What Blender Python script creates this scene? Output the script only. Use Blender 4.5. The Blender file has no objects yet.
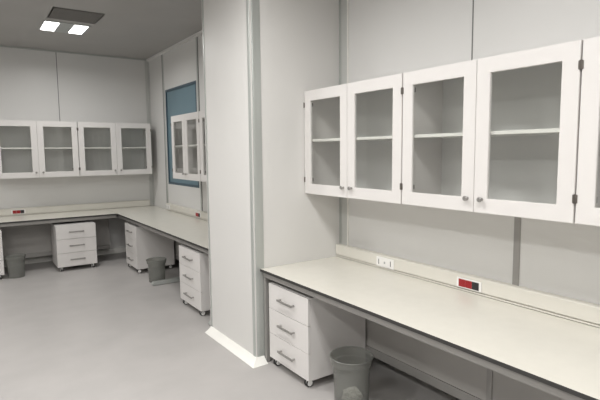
import bpy, bmesh, math, random
from mathutils import Matrix, Vector
random.seed(4)
SC = bpy.context.scene
COL = SC.collection

# ------------------------------------------------------------------ measures
XW, YB, ZC = 2.623, 8.303, 3.201        # right wall, back wall, ceiling
XK, YN, YF = 1.780, 3.228, 4.095        # column: left face, near face, far face
XL, Y0 = -3.0, -2.8                     # left wall, wall behind the camera
BD = 0.798                              # bench depth on the right wall
BB = YB - 7.541                         # bench depth on the back wall
HT = 0.75                               # bench height

# ------------------------------------------------------------------ materials
def mat(name, col, rough=0.5, metal=0.0, spec=0.5, noise=0.0, nscale=8.0, bump=0.0, bscale=200.0, coat=0.0, stretch=None):
    m = bpy.data.materials.new(name); m.use_nodes = True
    nt = m.node_tree; b = nt.nodes['Principled BSDF']
    b.inputs['Base Color'].default_value = (*col, 1)
    b.inputs['Roughness'].default_value = rough
    b.inputs['Metallic'].default_value = metal
    b.inputs['Specular IOR Level'].default_value = spec
    b.inputs['Coat Weight'].default_value = coat
    tc = nt.nodes.new('ShaderNodeTexCoord'); mp = nt.nodes.new('ShaderNodeMapping')
    nt.links.new(tc.outputs['Object'], mp.inputs['Vector'])
    if stretch: mp.inputs['Scale'].default_value = stretch
    if noise:
        n = nt.nodes.new('ShaderNodeTexNoise'); n.inputs['Scale'].default_value = nscale; n.inputs['Detail'].default_value = 6
        r = nt.nodes.new('ShaderNodeValToRGB')
        r.color_ramp.elements[0].position = 0.3; r.color_ramp.elements[1].position = 0.7
        r.color_ramp.elements[0].color = (*[c * (1 - noise) for c in col], 1)
        r.color_ramp.elements[1].color = (*[min(1, c * (1 + noise)) for c in col], 1)
        nt.links.new(mp.outputs[0], n.inputs['Vector']); nt.links.new(n.outputs['Fac'], r.inputs['Fac'])
        nt.links.new(r.outputs['Color'], b.inputs['Base Color'])
    if bump:
        n2 = nt.nodes.new('ShaderNodeTexNoise'); n2.inputs['Scale'].default_value = bscale; n2.inputs['Detail'].default_value = 3
        bp = nt.nodes.new('ShaderNodeBump'); bp.inputs['Strength'].default_value = bump; bp.inputs['Distance'].default_value = 0.002
        nt.links.new(mp.outputs[0], n2.inputs['Vector']); nt.links.new(n2.outputs['Fac'], bp.inputs['Height'])
        nt.links.new(bp.outputs[0], b.inputs['Normal'])
    return m

def emit(name, col, s):
    m = bpy.data.materials.new(name); m.use_nodes = True
    b = m.node_tree.nodes['Principled BSDF']
    b.inputs['Base Color'].default_value = (*col, 1)
    b.inputs['Emission Color'].default_value = (*col, 1); b.inputs['Emission Strength'].default_value = s
    return m

def see_through(name, tint, gloss=1.0, body=None, body_w=0.0, rough=0.02):
    """thin sheet: tinted transmission, fresnel reflection, optional diffuse body"""
    m = bpy.data.materials.new(name); m.use_nodes = True
    nt = m.node_tree; nt.nodes.clear()
    out = nt.nodes.new('ShaderNodeOutputMaterial')
    tr = nt.nodes.new('ShaderNodeBsdfTransparent'); tr.inputs[0].default_value = (*tint, 1)
    gl = nt.nodes.new('ShaderNodeBsdfGlossy'); gl.inputs['Roughness'].default_value = rough
    gl.inputs[0].default_value = (gloss, gloss, gloss, 1)
    fr = nt.nodes.new('ShaderNodeFresnel')
    ge = nt.nodes.new('ShaderNodeNewGeometry'); mr = nt.nodes.new('ShaderNodeMapRange')   # same reflection on both faces of the thin sheet
    mr.inputs['To Min'].default_value = 1.45; mr.inputs['To Max'].default_value = 1 / 1.45
    nt.links.new(ge.outputs['Backfacing'], mr.inputs['Value']); nt.links.new(mr.outputs[0], fr.inputs[0])
    mx = nt.nodes.new('ShaderNodeMixShader')
    src = tr
    if body:
        df = nt.nodes.new('ShaderNodeBsdfDiffuse'); df.inputs[0].default_value = (*body, 1)
        m2 = nt.nodes.new('ShaderNodeMixShader'); m2.inputs[0].default_value = body_w
        nt.links.new(tr.outputs[0], m2.inputs[1]); nt.links.new(df.outputs[0], m2.inputs[2]); src = m2
    nt.links.new(fr.outputs[0], mx.inputs[0]); nt.links.new(src.outputs[0], mx.inputs[1]); nt.links.new(gl.outputs[0], mx.inputs[2])
    nt.links.new(mx.outputs[0], out.inputs[0])
    return m

M = dict(
    floor=mat('floor_vinyl', (0.415, 0.398, 0.386), 0.42, spec=0.35, noise=0.05, nscale=3.0, bump=0.05, bscale=120),
    ceil=mat('ceiling_panel', (0.375, 0.365, 0.35), 0.45, spec=0.4, noise=0.03, nscale=2.0),
    wall=mat('wall_panel', (0.68, 0.675, 0.66), 0.40, spec=0.35, noise=0.015, nscale=1.5),
    pier=mat('column_panel', (0.68, 0.67, 0.65), 0.40, spec=0.35, noise=0.012, nscale=1.5),
    alu=mat('anodised_profile', (0.48, 0.50, 0.48), 0.32, metal=0.4, noise=0.03, nscale=5, stretch=(6, 6, .3)),
    alul=mat('pale_profile', (0.56, 0.57, 0.55), 0.35, metal=0.2, noise=0.02, nscale=5),
    joint=mat('dark_joint', (0.16, 0.16, 0.155), 0.6),
    cove=mat('white_cove', (0.80, 0.79, 0.75), 0.30, noise=0.02, nscale=4),
    lam=mat('white_lacquer', (0.70, 0.678, 0.66), 0.33, spec=0.45, noise=0.012, nscale=4),
    inner=mat('cabinet_inside', (0.74, 0.74, 0.725), 0.5, noise=0.015, nscale=4),
    top=mat('worktop_laminate', (0.645, 0.625, 0.565), 0.24, spec=0.5, noise=0.018, nscale=14),
    edge=mat('worktop_core', (0.035, 0.034, 0.032), 0.45, noise=0.1, nscale=40),
    steel=mat('grey_steel', (0.33, 0.32, 0.305), 0.38, metal=0.2, noise=0.03, nscale=9, bump=0.05),
    modesty=mat('grey_back_panel', (0.40, 0.385, 0.365), 0.5, noise=0.02, nscale=5),
    trunk=mat('cream_trunking', (0.66, 0.64, 0.58), 0.38, noise=0.015, nscale=6),
    plate=mat('white_socket_plastic', (0.80, 0.79, 0.77), 0.35, noise=0.01),
    red=mat('red_socket_plastic', (0.30, 0.012, 0.016), 0.35, noise=0.04),
    black=mat('black_plastic', (0.02, 0.02, 0.022), 0.45, noise=0.05),
    hinge=mat('dark_hinge_metal', (0.16, 0.145, 0.13), 0.35, metal=0.6, noise=0.05),
    metal=mat('brushed_metal', (0.36, 0.35, 0.335), 0.34, metal=0.7, noise=0.05, nscale=30),
    tyre=mat('castor_tyre', (0.025, 0.025, 0.025), 0.5, noise=0.05),
    hub=mat('castor_hub', (0.84, 0.84, 0.82), 0.3, metal=0.0, noise=0.02),
    blue=mat('blue_window_pane', (0.14, 0.225, 0.27), 0.30, spec=0.4, noise=0.04, nscale=2),  # opaque pane with a blue base colour
    gasket=mat('blue_grey_gasket', (0.065, 0.105, 0.135), 0.45, noise=0.05),
    grille=mat('dark_grille', (0.22, 0.212, 0.20), 0.5, noise=0.03),
    louvre=mat('louvre_reflector', (0.42, 0.44, 0.43), 0.3, metal=0.4, noise=0.03),
    paper=mat('waste_paper', (0.75, 0.73, 0.68), 0.8, noise=0.05, nscale=20),
    lamp=emit('lamp_diffuser', (1.0, 0.985, 0.95), 6.0),
    glass=see_through('cabinet_glass', (0.95, 0.955, 0.95), 0.9),
    binp=see_through('smoked_bin_plastic', (0.80, 0.81, 0.78), 0.7, body=(0.34, 0.34, 0.325), body_w=0.34, rough=0.25),
)

# ------------------------------------------------------------------ mesh helpers
class MB:
    def __init__(s, *mats): s.bm = bmesh.new(); s.mats = mats
    def box(s, x0, x1, y0, y1, z0, z1, bev=0.0, mi=0, seg=2):
        r = bmesh.ops.create_cube(s.bm, size=1)
        vs = r['verts']
        for v in vs:
            v.co = Vector(((x0 + x1) / 2 + v.co.x * (x1 - x0), (y0 + y1) / 2 + v.co.y * (y1 - y0), (z0 + z1) / 2 + v.co.z * (z1 - z0)))
        fs = {f for v in vs for f in v.link_faces}
        for f in fs: f.material_index = mi
        if bev > 0:
            es = list({e for v in vs for e in v.link_edges})
            q = bmesh.ops.bevel(s.bm, geom=es, offset=bev, segments=seg, affect='EDGES', profile=0.5)
            for f in q['faces']: f.material_index = mi
        return s
    def cyl(s, a, b, r, n=16, r2=None, mi=0):
        a, b = Vector(a), Vector(b); d = b - a
        rot = d.to_track_quat('Z', 'Y').to_matrix().to_4x4()
        q = bmesh.ops.create_cone(s.bm, cap_ends=True, segments=n, radius1=r, radius2=r if r2 is None else r2, depth=d.length,
                                  matrix=Matrix.Translation((a + b) / 2) @ rot)
        for v in q['verts']:
            for f in v.link_faces: f.material_index = mi
        return s
    def lathe(s, prof, n=40, c=(0, 0, 0), axis='Z', mi=0, closed=False):
        rings = []
        for r, z in prof:
            ring = []
            for i in range(n):
                t = 2 * math.pi * i / n
                p = (r * math.cos(t), r * math.sin(t), z)
                if axis == 'X': p = (p[2], p[0], p[1])
                if axis == 'Y': p = (p[0], p[2], p[1])
                ring.append(s.bm.verts.new((p[0] + c[0], p[1] + c[1], p[2] + c[2])))
            rings.append(ring)
        k = len(rings)
        for j in range(k if closed else k - 1):
            a, b = rings[j], rings[(j + 1) % k]
            for i in range(n):
                f = s.bm.faces.new((a[i], a[(i + 1) % n], b[(i + 1) % n], b[i])); f.material_index = mi
        return s
    def sweep(s, sections, mi=0):
        """sections: list of equal-length closed 3-D polygons"""
        rs = [[s.bm.verts.new(p) for p in sec] for sec in sections]
        n = len(rs[0])
        for a, b in zip(rs, rs[1:]):
            for i in range(n):
                s.bm.faces.new((a[i], a[(i + 1) % n], b[(i + 1) % n], b[i])).material_index = mi
        s.bm.faces.new(rs[0]).material_index = mi; s.bm.faces.new(rs[-1]).material_index = mi
        return s
    def frame(s, x0, x1, z0, z1, y0, y1, w, bev=0.002, mi=0):
        """rectangular frame in the xz plane as one continuous ring with thickness y0..y1"""
        o = [(x0, z0), (x1, z0), (x1, z1), (x0, z1)]
        i = [(x0 + w, z0 + w), (x1 - w, z0 + w), (x1 - w, z1 - w), (x0 + w, z1 - w)]
        V = {}
        for nm, pts in (('o', o), ('i', i)):
            for y in (y0, y1):
                for k, (x, z) in enumerate(pts): V[nm, y, k] = s.bm.verts.new((x, y, z))
        fs = []
        for k in range(4):
            l = (k + 1) % 4
            for q in ((('o', y0), ('i', y0)), (('i', y1), ('o', y1)), (('o', y1), ('o', y0)), (('i', y0), ('i', y1))):
                (a, ya), (b, yb) = q
                fs.append(s.bm.faces.new((V[a, ya, k], V[a, ya, l], V[b, yb, l], V[b, yb, k])))
        for f in fs: f.material_index = mi
        if bev:
            es = list({e for f in fs for e in f.edges if e.calc_length() > 0 and not (
                (e.verts[0].co - e.verts[1].co).x and (e.verts[0].co - e.verts[1].co).z)})
            q = bmesh.ops.bevel(s.bm, geom=es, offset=bev, segments=2, affect='EDGES')
            for f in q['faces']: f.material_index = mi
        return s
    def build(s, name, parent=None, smooth=True, loc=None):
        bmesh.ops.recalc_face_normals(s.bm, faces=s.bm.faces)
        me = bpy.data.meshes.new(name); s.bm.to_mesh(me); s.bm.free()
        for m in s.mats: me.materials.append(m)
        if smooth:
            for p in me.polygons: p.use_smooth = True
            me.set_sharp_from_angle(angle=math.radians(32))
        o = bpy.data.objects.new(name, me); COL.objects.link(o)
        if smooth:
            wm = o.modifiers.new('flat_faces', 'WEIGHTED_NORMAL'); wm.keep_sharp = True; wm.weight = 90
        if parent: o.parent = parent
        if loc: o.location = loc
        return o

def tag(o, label=None, cat=None, group=None):
    if label: o['label'] = label
    if cat: o['category'] = cat
    if group: o['group'] = group
    return o
def thing(name, label, cat, loc, rz=0, group=None):
    o = bpy.data.objects.new(name, None); COL.objects.link(o)
    o.empty_display_size = 0.1; o.location = loc; o.rotation_euler = (0, 0, rz)
    return tag(o, label, cat, group)
def struct(mb, name, **k):
    o = mb.build(name, **k); o['kind'] = 'structure'; return o
def dup(o, loc=None, rz=None, label=None, parent=None):
    c = o.copy(); COL.objects.link(c)
    if parent: c.parent = parent
    if loc is not None: c.location = loc
    if rz is not None: c.rotation_euler = (0, 0, rz)
    if label: c['label'] = label
    for ch in list(o.children): dup(ch, parent=c)
    return c
RZ = -math.pi / 2            # things on the right wall: local front (-y) looks to -x, local +x runs to -y

# ------------------------------------------------------------------ the room
struct(MB(M['floor']).box(XL - .1, XW + .1, Y0 - .1, YB + .1, -.1, 0), 'floor', smooth=False)
struct(MB(M['ceil']).box(XL - .1, XW + .1, Y0 - .1, YB + .1, ZC, ZC + .1), 'ceiling', smooth=False)
struct(MB(M['wall']).box(XL, XW + .1, YB, YB + .1, 0, ZC), 'wall_back', smooth=False)
struct(MB(M['wall']).box(XL - .1, XL, Y0, YB, 0, ZC), 'wall_left', smooth=False)
struct(MB(M['wall']).box(XL, XW, Y0 - .1, Y0, 0, ZC), 'wall_front', smooth=False)
# right wall with the window opening
WY0, WY1, WZ0, WZ1 = 6.285, 7.515, 1.163, 2.617
w = MB(M['wall'])
w.box(XW, XW + .1, Y0, WY0, 0, ZC); w.box(XW, XW + .1, WY1, YB, 0, ZC)
w.box(XW, XW + .1, WY0, WY1, 0, WZ0); w.box(XW, XW + .1, WY0, WY1, WZ1, ZC)
struct(w, 'wall_right', smooth=False)
# window: gasket frame and blue pane set back in the wall
wn = MB(M['gasket']).frame(-(WY1 - WY0) / 2, (WY1 - WY0) / 2, 0, WZ1 - WZ0, -.003, .06, .034)
wo = wn.build('window_1', loc=(XW, (WY0 + WY1) / 2, WZ0)); wo.rotation_euler = (0, 0, RZ); wo['kind'] = 'structure'
hw = (WY1 - WY0) / 2 - .034
MB(M['blue']).box(-hw, hw, .012, .02, .034, WZ1 - WZ0 - .034).build('pane', wo, smooth=False)
# column (pier) between the two bays
struct(MB(M['pier']).box(XK, XW, YN, YF, 0, ZC), 'wall_column', smooth=False)
# rounded corner profiles of the column
def corner_profile(name, sx, sy, cx, cy, wx, wy, t=.004, r=.028, z0=.048):
    """L profile with rounded nose wrapped round a vertical corner; (sx, sy) point outwards"""
    pts = []
    ox, oy = cx + sx * t, cy + sy * t
    pts.append((cx - sx * wx, cy)); pts.append((cx - sx * wx, oy))
    ccx, ccy = ox - sx * r, oy - sy * r
    for i in range(9):
        a = math.pi / 2 * i / 8
        pts.append((ccx + sx * r * math.sin(a), ccy + sy * r * math.cos(a)))
    pts.append((ox, cy - sy * wy)); pts.append((cx, cy - sy * wy))
    k = .3
    pts.append((cx, cy - sy * r * k)); pts.append((cx - sx * r * k, cy))
    return struct(MB(M['alu']).sweep([[(x, y, z) for x, y in pts] for z in (z0, ZC - .001)]), name)
corner_profile('trim_1', -1, -1, XK, YN, .080, .045)
corner_profile('trim_2', -1, 1, XK, YF, .06, .042)
def strip(n, x0, x1, y0, y1, z0, z1, m='alu', bev=.002):
    return struct(MB(M[m]).box(x0, x1, y0, y1, z0, z1, bev), 'trim_%d' % n)
# inner corner, near bay: aluminium strip with a dark joint
strip(3, XW - .006, XW, 3.125, 3.205, .0, ZC, 'alul')
strip(4, XW - .009, XW, 3.206, YN, .0, ZC, 'alu', .001)
strip(5, XW - .010, XW, 3.114, 3.124, .0, ZC, 'cove', .001)
strip(6, XW - .005, XW, 1.574, 1.615, .0, 2.14, 'steel')                       # H profile under the cabinets
strip(7, XW - .002, XW, 1.931, 1.939, 2.145, ZC, 'joint', 0)          # panel joint above the cabinets
strip(8, XW - .005, XW, 7.555, 7.60, .0, ZC)                          # beside the window
strip(9, XW - .007, XW, 7.60, 7.612, .0, ZC, 'joint', 0)
strip(10, XW - .005, XW, 6.20, 6.25, .0, ZC)
strip(11, XW - .007, XW, 6.188, 6.20, .0, ZC, 'joint', 0)
strip(12, 1.224, 1.233, YB - .002, YB, 2.15, ZC, 'joint', 0)            # back wall joint
strip(13, XW - .060, XW - .008, YB - .006, YB, .0, ZC, 'alul')                # back inner corner
strip(14, XW - .008, XW, YB - .05, YB, .0, ZC, 'alul')
strip(15, XW - .045, XW, YF, YB - .051, ZC - .035, ZC, 'wall')                # ceiling edge
strip(16, XL, XW - .046, YB - .03, YB, ZC - .02, ZC)
strip(17, XW - .045, XW, Y0, YN - .01, ZC - .035, ZC, 'wall')
# coved base round the column
d, hgt = .068, .048
cs = [(0, 0), (d, 0), (d, .004), (.047, .016), (.028, .030), (.014, .042), (.008, hgt), (0, hgt)]
def cove_path(name, path):
    secs = []
    for (px, py), (nx, ny) in path: secs.append([(px + nx * a, py + ny * a, z) for a, z in cs])
    return struct(MB(M['cove']).sweep(secs), name)
cove_path('baseboard_column', [((XK, YF - .02), (-1, 0)), ((XK, YN), (-1, -1)), ((1.845, YN), (0, -1))])
strip(18, XL, XW - .1, YB - .012, YB, 0, .08, 'cove')
bpy.data.objects['trim_18'].name = 'baseboard_back'
o = struct(MB(M['cove']).box(XW - .012, XW, Y0, YN - .001, 0, .08, .003), 'baseboard_right')

# ------------------------------------------------------------------ lab benches
def bench(label, length, depth, loc, rz, posts=(), feet=(), panel_posts=(), left_open=0.0):
    t = thing('lab_bench', label, 'workbench', loc, rz, 'lab benches along the walls')
    b = MB(M['top'], M['edge'])
    b.box(0, length, -depth, 0, HT - .022, HT, .0025)
    for f in b.bm.faces:
        f.material_index = 0 if f.normal.z > .9 else 1
    b.build('worktop', t)
    f = MB(M['steel'])
    yb = -depth + .022
    f.box(0.004, length - .004, yb, yb + .04, HT - .066, HT - .0225, .003)
    f.build('front_beam', t)
    MB(M['steel']).box(.004, length - .004, -.262, -.232, HT - .066, HT - .0225, .003).build('rear_beam', t)
    for x in posts:
        g = MB(M['steel']).box(x - .015, x + .015, yb + .002, yb + .042, .012, HT - .067, .003)
        g.cyl((x, yb + .022, 0), (x, yb + .022, .012), .016, 14)
        g.build('leg', t)
    for x in feet:                                           # C frame: rear upright with a long foot
        g = MB(M['steel']).box(x - .03, x + .03, -.285, -.235, .06, HT - .067, .003)
        g.build('leg', t)
        g = MB(M['alu'])
        prof = [(-depth - .005, .006), (-depth - .012, .024), (-depth + .004, .044), (-.235, .062), (-.235, .006)]
        g.sweep([[(xx, y, z) for y, z in prof] for xx in (x - .03, x + .03)])
        g.cyl((x, -depth + .07, 0), (x, -depth + .07, .01), .018, 14); g.cyl((x, -.33, 0), (x, -.33, .01), .018, 14)
        g.build('foot', t)
    p = MB(M['modesty']).box(.006, length - .006, -.223, -.208, .195, HT - .0225, .001).build('back_panel', t)
    MB(M['steel']).box(.006, length - .006, -.230, -.200, .132, .194, .004).build('lower_rail', p)
    for x in panel_posts:
        MB(M['steel']).box(x - .018, x + .018, -.230, -.2235, .195, HT - .067, .001).build('joint_strip', p)
    return t
bench('cream-topped grey-framed workbench nearest the camera, right of the white column', 3.9, BD, (XW, YN - .001, 0), RZ,
      posts=(.022, 3.8), panel_posts=(1.63, 3.2))
bench('cream-topped workbench on the right wall behind the column, beneath the blue window', YB - YF - .002, BD, (XW, YB - .001, 0), RZ,
      feet=(2.352, 4.1), panel_posts=(1.25,))
bench('cream-topped workbench running along the back wall to the corner', 1.8245 + 1.9, BB, (-1.9, YB - .001, 0), 0,
      posts=(.06,), feet=(1.55,), panel_posts=(1.0,))

# ------------------------------------------------------------------ socket trunking
def trunk(label, x0, x1, loc, rz, red=(), white=()):
    t = thing('socket_trunking', label, 'power outlet strip', loc, rz, 'cream socket trunking on the benches')
    b = MB(M['trunk'])
    b.sweep([[(x, y, z) for y, z in ((-.001, .004), (-.05, .004), (-.05, .012), (-.038, .012), (-.038, .021), (-.05, .021), (-.05, .100), (-.044, .106), (-.001, .106))]
             for x in (x0, x1)])
    b.build('casing', t)
    for x in red:
        p = MB(M['plate']).box(x - .092, x + .092, -.056, -.0502, .022, .086, .002).build('socket_plate', t)
        p['label'] = 'white socket plate with red and black inserts'
        for k, c in enumerate(('red', 'red', 'black')):
            xc = x - .05 + k * .05
            s = MB(M[c], M['black']).box(xc - .0245, xc + .0245, -.0585, -.0562, .0295, .0785, .001)
            s.lathe([(.0165, -.0586), (.0155, -.0592), (.0125, -.0592), (.0125, -.0586)], 20, (xc, 0, .054), 'Y')
            s.build('socket', p)['label'] = c + ' socket insert'
    for x in white:
        p = MB(M['plate']).box(x - .092, x + .092, -.057, -.0502, .018, .092, .002).build('socket_plate', t)
        p['label'] = 'white double socket plate'
        for k in (-1, 0, 1):
            xc = x + k * .045
            s = MB(M['plate']).box(xc - .021, xc + .021, -.0595, -.0572, .03, .08, .001)
            s.build('socket', p)
            s = MB(M['black' if k else 'louvre'])
            s.box(xc + k * .017 - .003, xc + k * .017 + .003, -.0606, -.0597, .036, .076, .0003) if k else s.box(xc - .008, xc + .008, -.0602, -.0597, .046, .064, .0003)
            s.build('contact_slot', p)
    return t
# local x = distance along the wall from the left end
trunk('cream socket trunking at the rear of the nearest workbench, by the column', 0.004, 3.85, (XW, YN - .001, HT), RZ,
      red=(YN - 1.879,), white=(YN - 2.625,))
trunk('cream socket trunking below the blue window, behind the column', 0, 7.535 - YF - .004, (XW, 7.535, HT), RZ,
      red=(7.535 - 6.232,), white=(.096,))
trunk('cream socket trunking along the back wall, with one red socket', 0, XW - .08 + 1.9, (-1.9, YB, HT), 0, red=(.592 + 1.9,))

# ------------------------------------------------------------------ wall cabinets
CD, CZ0, CH = .3684, 1.3123, .8125
def cabinet(label, width, loc, rz):
    t = thing('wall_cabinet', label, 'cabinet', loc, rz, 'white glass-door wall cabinets')
    W = width; th = .018; yf = -(CD - .02)                 # carcass front; the door adds 20 mm
    c = MB(M['lam'], M['inner'])
    c.box(0.002, th, yf, 0, 0, CH, .001); c.box(W - th, W - .002, yf, 0, 0, CH, .001)
    c.box(th, W - th, yf, 0, 0, th, 0); c.box(th, W - th, yf, 0, CH - th, CH, 0)
    c.box(th, W - th, -.012, -.002, th, CH - th, 0, 1)
    c.build('carcass', t)
    for a, b in ((th, W - th),):
        MB(M['cove']).box(a + .0005, b - .0005, yf + .003, -.0125, .415, .434, .001).build('shelf', t)
    for k in (0, 1):
        x0, x1 = (0.003, W / 2 - .0012) if k == 0 else (W / 2 + .0012, W - .003)
        d = MB(M['lam']).frame(x0, x1, 0.0, CH, -CD, yf - .001, .080, .002).build('door', t)
        MB(M['glass']).box(x0 + .0785, x1 - .0785, -CD + .009, -CD + .013, .0785, CH - .0785).build('glass_pane', d, smooth=False)
        xk = x1 - .038 if k == 0 else x0 + .050
        kb = MB(M['metal'])
        kb.lathe([(.0001, -CD - .030), (.011, -CD - .030), (.0135, -CD - .027), (.0135, -CD - .019), (.010, -CD - .015), (.006, -CD - .012), (.006, -CD - .004), (.009, -CD), (.0001, -CD)], 20, (xk, 0, .074), 'Y')
        kb.build('knob', d)
        s = 1 if k == 0 else -1
        xe = x0 if k == 0 else x1
        for z in (.112, CH - .108):
            h = MB(M['hinge'])
            h.box(min(xe - s * .004, xe + s * .007), max(xe - s * .004, xe + s * .007), -CD - .004, -CD + .002, z - .019, z + .019, .001)
            h.cyl((xe - s * .001, -CD - .003, z - .021), (xe - s * .001, -CD - .003, z + .021), .0034, 10)
            h.box(min(xe + s * .022, xe + s * .088), max(xe + s * .022, xe + s * .077), yf + .002, yf + .012, z - .014, z + .014, .002)
            h.build('hinge', d)
    return t
NY = (3.2262, 2.162, 1.099)
cabinet('white two-door glass wall cabinet against the column, leftmost in the near row', NY[0] - NY[1] - .002, (XW, NY[0], CZ0), RZ)
cabinet('large white glass-door wall cabinet, second along from the column', NY[1] - NY[2] - .002, (XW, NY[1], CZ0), RZ)
cabinet('white wall cabinet cut off by the right edge of the photo', 1.06, (XW, NY[2], CZ0), RZ)
cabinet('white glass-door wall cabinet on the back wall, further from the corner', 1.080, (.325, YB, CZ0), 0)
cabinet('white glass-door wall cabinet on the back wall, nearer the corner', 1.098, (1.409, YB, CZ0), 0)
cabinet('white glass-door wall cabinet hung in front of the blue window', .93, (XW, 6.285, CZ0), RZ)
cabinet('white glass-door wall cabinet mostly hidden by the column', 1.06, (XW, 5.352, CZ0), RZ)

# ------------------------------------------------------------------ drawer pedestals
def pedestal(label, loc, rz):
    """front at local y = 0, body runs back to +y"""
    W, D, z0, z1 = .52, .525, .062, .652
    t = thing('drawer_pedestal', label, 'drawer unit', loc, rz, 'white mobile drawer pedestals')
    b = MB(M['lam'])
    b.box(-W / 2, W / 2, .021, D, z0, z1, .0015)
    b.build('body', t)
    hh = (z1 - z0) / 3
    for k in range(3):
        a = z0 + k * hh + .0015; c = z0 + (k + 1) * hh - .0015
        d = MB(M['lam']).box(-W / 2, W / 2, 0, .020, a, c, .0015).build('drawer', t)
        zc = (a + c) / 2 + .004
        h = MB(M['metal'])
        h.box(-.100, .100, -.034, -.024, zc - .008, zc + .008, .003)
        for x in (-.088, .088): h.cyl((x, -.028, zc), (x, -.0005, zc), .0075, 14)
        h.build('handle', d)
    for x in (-1, 1):
        for y in (.036, D - .05):
            xc = x * (W / 2 - .052)
            c = MB(M['hub'])
            c.cyl((xc, y, z0 - .006), (xc, y, z0 - .0002), .021, 16)
            c.box(xc - .006, xc + .006, y - .016, y + .018, .026, z0 - .005, .003)
            for s in (-1, 1): c.lathe([(.0001, s * .0205), (.018, s * .0205), (.0215, s * .018), (.0215, s * .008)], 22, (xc, y + .002, .0285), 'X')
            co = c.build('castor', t)
            for s in (-1, 1):
                MB(M['tyre']).lathe([(.0218, s * .008), (.0268, s * .008), (.0285, s * .0105), (.0285, s * .015), (.0268, s * .0175), (.0218, s * .0175)], 24, (xc, y + .002, .0285), 'X', closed=True).build('tyre', co)
    return t
XP = XW - BD + .032
p0 = pedestal('white three-drawer pedestal under the nearest workbench, beside the grey bin', (XP, 2.893, 0), RZ)
dup(p0, (XP - .01, 4.76, 0), RZ, 'white three-drawer pedestal partly hidden by the left edge of the column').scale = (1.1, 1, 1)
dup(p0, (XP - .015, 6.93, 0), RZ, 'white pedestal seen edge-on near the corner, under the right-wall bench').scale = (1.06, 1, 1)
dup(p0, (1.225, 7.42, 0), 0, 'white three-drawer pedestal facing the room under the back bench')
dup(p0, (.065, 7.44, 0), 0, 'white pedestal cut off by the left edge of the photo')

# ------------------------------------------------------------------ waste bins
def bin_(label, loc, s=1.0):
    t = thing('waste_bin', label, 'bin', loc, random.uniform(0, 3), 'grey plastic waste bins')
    H, R, r = .318 * s, .141 * s, .112 * s
    b = MB(M['binp'])
    e = .0022
    hc = H - .055 * s
    rr = lambda z: r + (R - .020 * s - r) * z / hc
    prof = [(.0001, 0), (r - .004, 0), (r, .004), (rr(hc), hc), (R - .009, hc + .003), (R - .003, H - .006), (R, H - .002), (R - .001, H), (R - .006, H - .001),
            (R - .003 - e * 2, H - .008), (R - .009 - e, hc + .003 + e), (rr(hc) - e, hc), (r - e, .008), (r - .006, .005), (.0001, .005)]
    b.lathe(prof, 48)
    b.build('bucket', t)
    q = MB(M['binp'])
    q.lathe([(R - .001, H - .004), (R + .003, H - .003), (R + .004, H + .001), (R + .001, H + .004), (R - .003, H + .003), (R - .004, H)], 48, closed=True)
    q.build('rim', t)
    return t
def crumple(label, loc, r):
    b = MB(M['paper'])
    bmesh.ops.create_icosphere(b.bm, subdivisions=4, radius=r)
    from mathutils import noise
    for v in b.bm.verts:
        n = noise.noise(v.co * (2.2 / r)) * .30 + noise.noise(v.co * (5 / r) + Vector((3, 1, 2))) * .22
        v.co *= 1 + n; v.co.z *= .75
    mz = min(v.co.z for v in b.bm.verts)
    o = b.build('crumpled_paper', smooth=False, loc=(loc[0], loc[1], loc[2] - mz))
    tag(o, label, 'waste paper')
bin_('smoky grey waste bin beside the pedestal under the nearest workbench', (2.0, 2.345, 0))
crumple('pale crumpled paper at the bottom of the nearest grey bin', (1.99, 2.325, .0065), .06)
bin_('grey waste bin under the right-wall bench between two white pedestals', (1.94, 6.125, 0), .9)
bin_('grey waste bin under the back bench at the left edge', (.465, 7.50, 0), .9)

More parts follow.
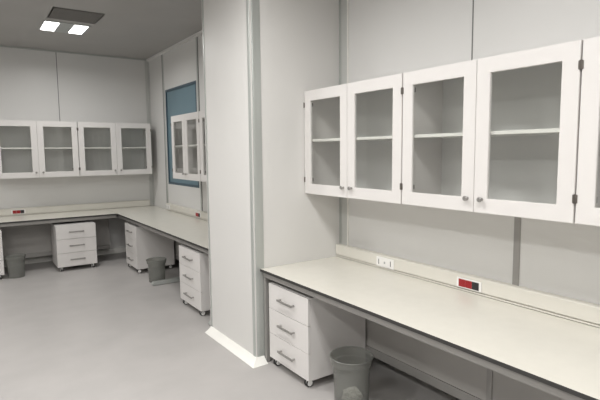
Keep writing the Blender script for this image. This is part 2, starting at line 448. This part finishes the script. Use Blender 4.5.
# ------------------------------------------------------------------ ceiling fittings
def light_fixture(label, loc):
    t = thing('ceiling_light', label, 'ceiling light', loc, 0, 'recessed twin ceiling lights')
    MB(M['louvre']).frame(-.28, .28, -.285, .285, .001, .014, .022, .002).build('frame', t).rotation_euler = (math.pi / 2, 0, 0)
    MB(M['louvre']).box(-.257, .257, -.262, .262, -.006, -.0005).build('reflector', t)
    for x in (-.165, .155):
        MB(M['lamp']).box(x - .077, x + .077, -.222, .222, -.0085, -.0065, .0005).build('diffuser', t)
    return t
l0 = light_fixture('recessed ceiling light with two glowing square lamps, beside the dark grille', (1.109, 6.735, ZC - .0005))
LAMPS = [(1.109, 6.735), (.85, 2.45), (.85, .75), (.85, -1.1), (-2.0, 6.735), (-.25, 4.25), (-1.2, 2.55), (-1.2, .85), (-1.2, -1.1)]
POWER = 29.5
for n, (x, y) in enumerate(LAMPS):
    if n: dup(l0, (x, y, ZC - .0005), 0, 'recessed twin ceiling light outside the photo')
    L = bpy.data.lights.new('lamp_light', 'AREA'); L.shape = 'RECTANGLE'; L.size = .48; L.size_y = .44
    L.energy = POWER * (.78 if y > 6 else 1); L.color = (1.0, .987, .966); L.spread = math.radians(165)
    lo = bpy.data.objects.new('lamp_light', L); COL.objects.link(lo); lo.location = (x, y, ZC - .022)
t = thing('ceiling_vent', 'dark grey square ceiling grille next to the lit ceiling lamps', 'vent', (1.128, 6.10, ZC - .0005), 0)
MB(M['grille']).frame(-.265, .265, -.25, .25, .0005, .012, .02, .002).build('frame', t).rotation_euler = (math.pi / 2, 0, 0)
g = MB(M['grille']); g.box(-.246, .246, -.231, .231, -.004, -.0005)
for k in range(22):
    y = -.22 + k * .44 / 21
    g.box(-.245, .245, y - .0035, y + .0035, -.010, -.004)
g.build('grille', t)

# ------------------------------------------------------------------ world, camera, view
wd = bpy.data.worlds.new('world'); SC.world = wd; wd.use_nodes = True
wd.node_tree.nodes['Background'].inputs[0].default_value = (.02, .02, .02, 1)
F, YAW, PIT, ROLL = 486.036, .5998, .0994, -.0101
fw = Vector((math.sin(YAW) * math.cos(PIT), math.cos(YAW) * math.cos(PIT), -math.sin(PIT)))
rt = Vector((math.cos(YAW), -math.sin(YAW), 0)); up = rt.cross(fw)
rt, up = rt * math.cos(ROLL) + up * math.sin(ROLL), up * math.cos(ROLL) - rt * math.sin(ROLL)
cam = bpy.data.cameras.new('camera'); cam.sensor_width = 36; cam.lens = F / 600 * 36; cam.clip_start = .05
co = bpy.data.objects.new('camera', cam); COL.objects.link(co)
mm = Matrix((rt, up, -fw)).transposed().to_4x4(); mm.translation = (0, 0, 1.65)
co.matrix_world = mm
SC.camera = co
vs = SC.view_settings
vs.view_transform = 'Standard'; vs.look = 'None'; vs.gamma = 1; vs.use_curve_mapping = False
vs.exposure = 0.08
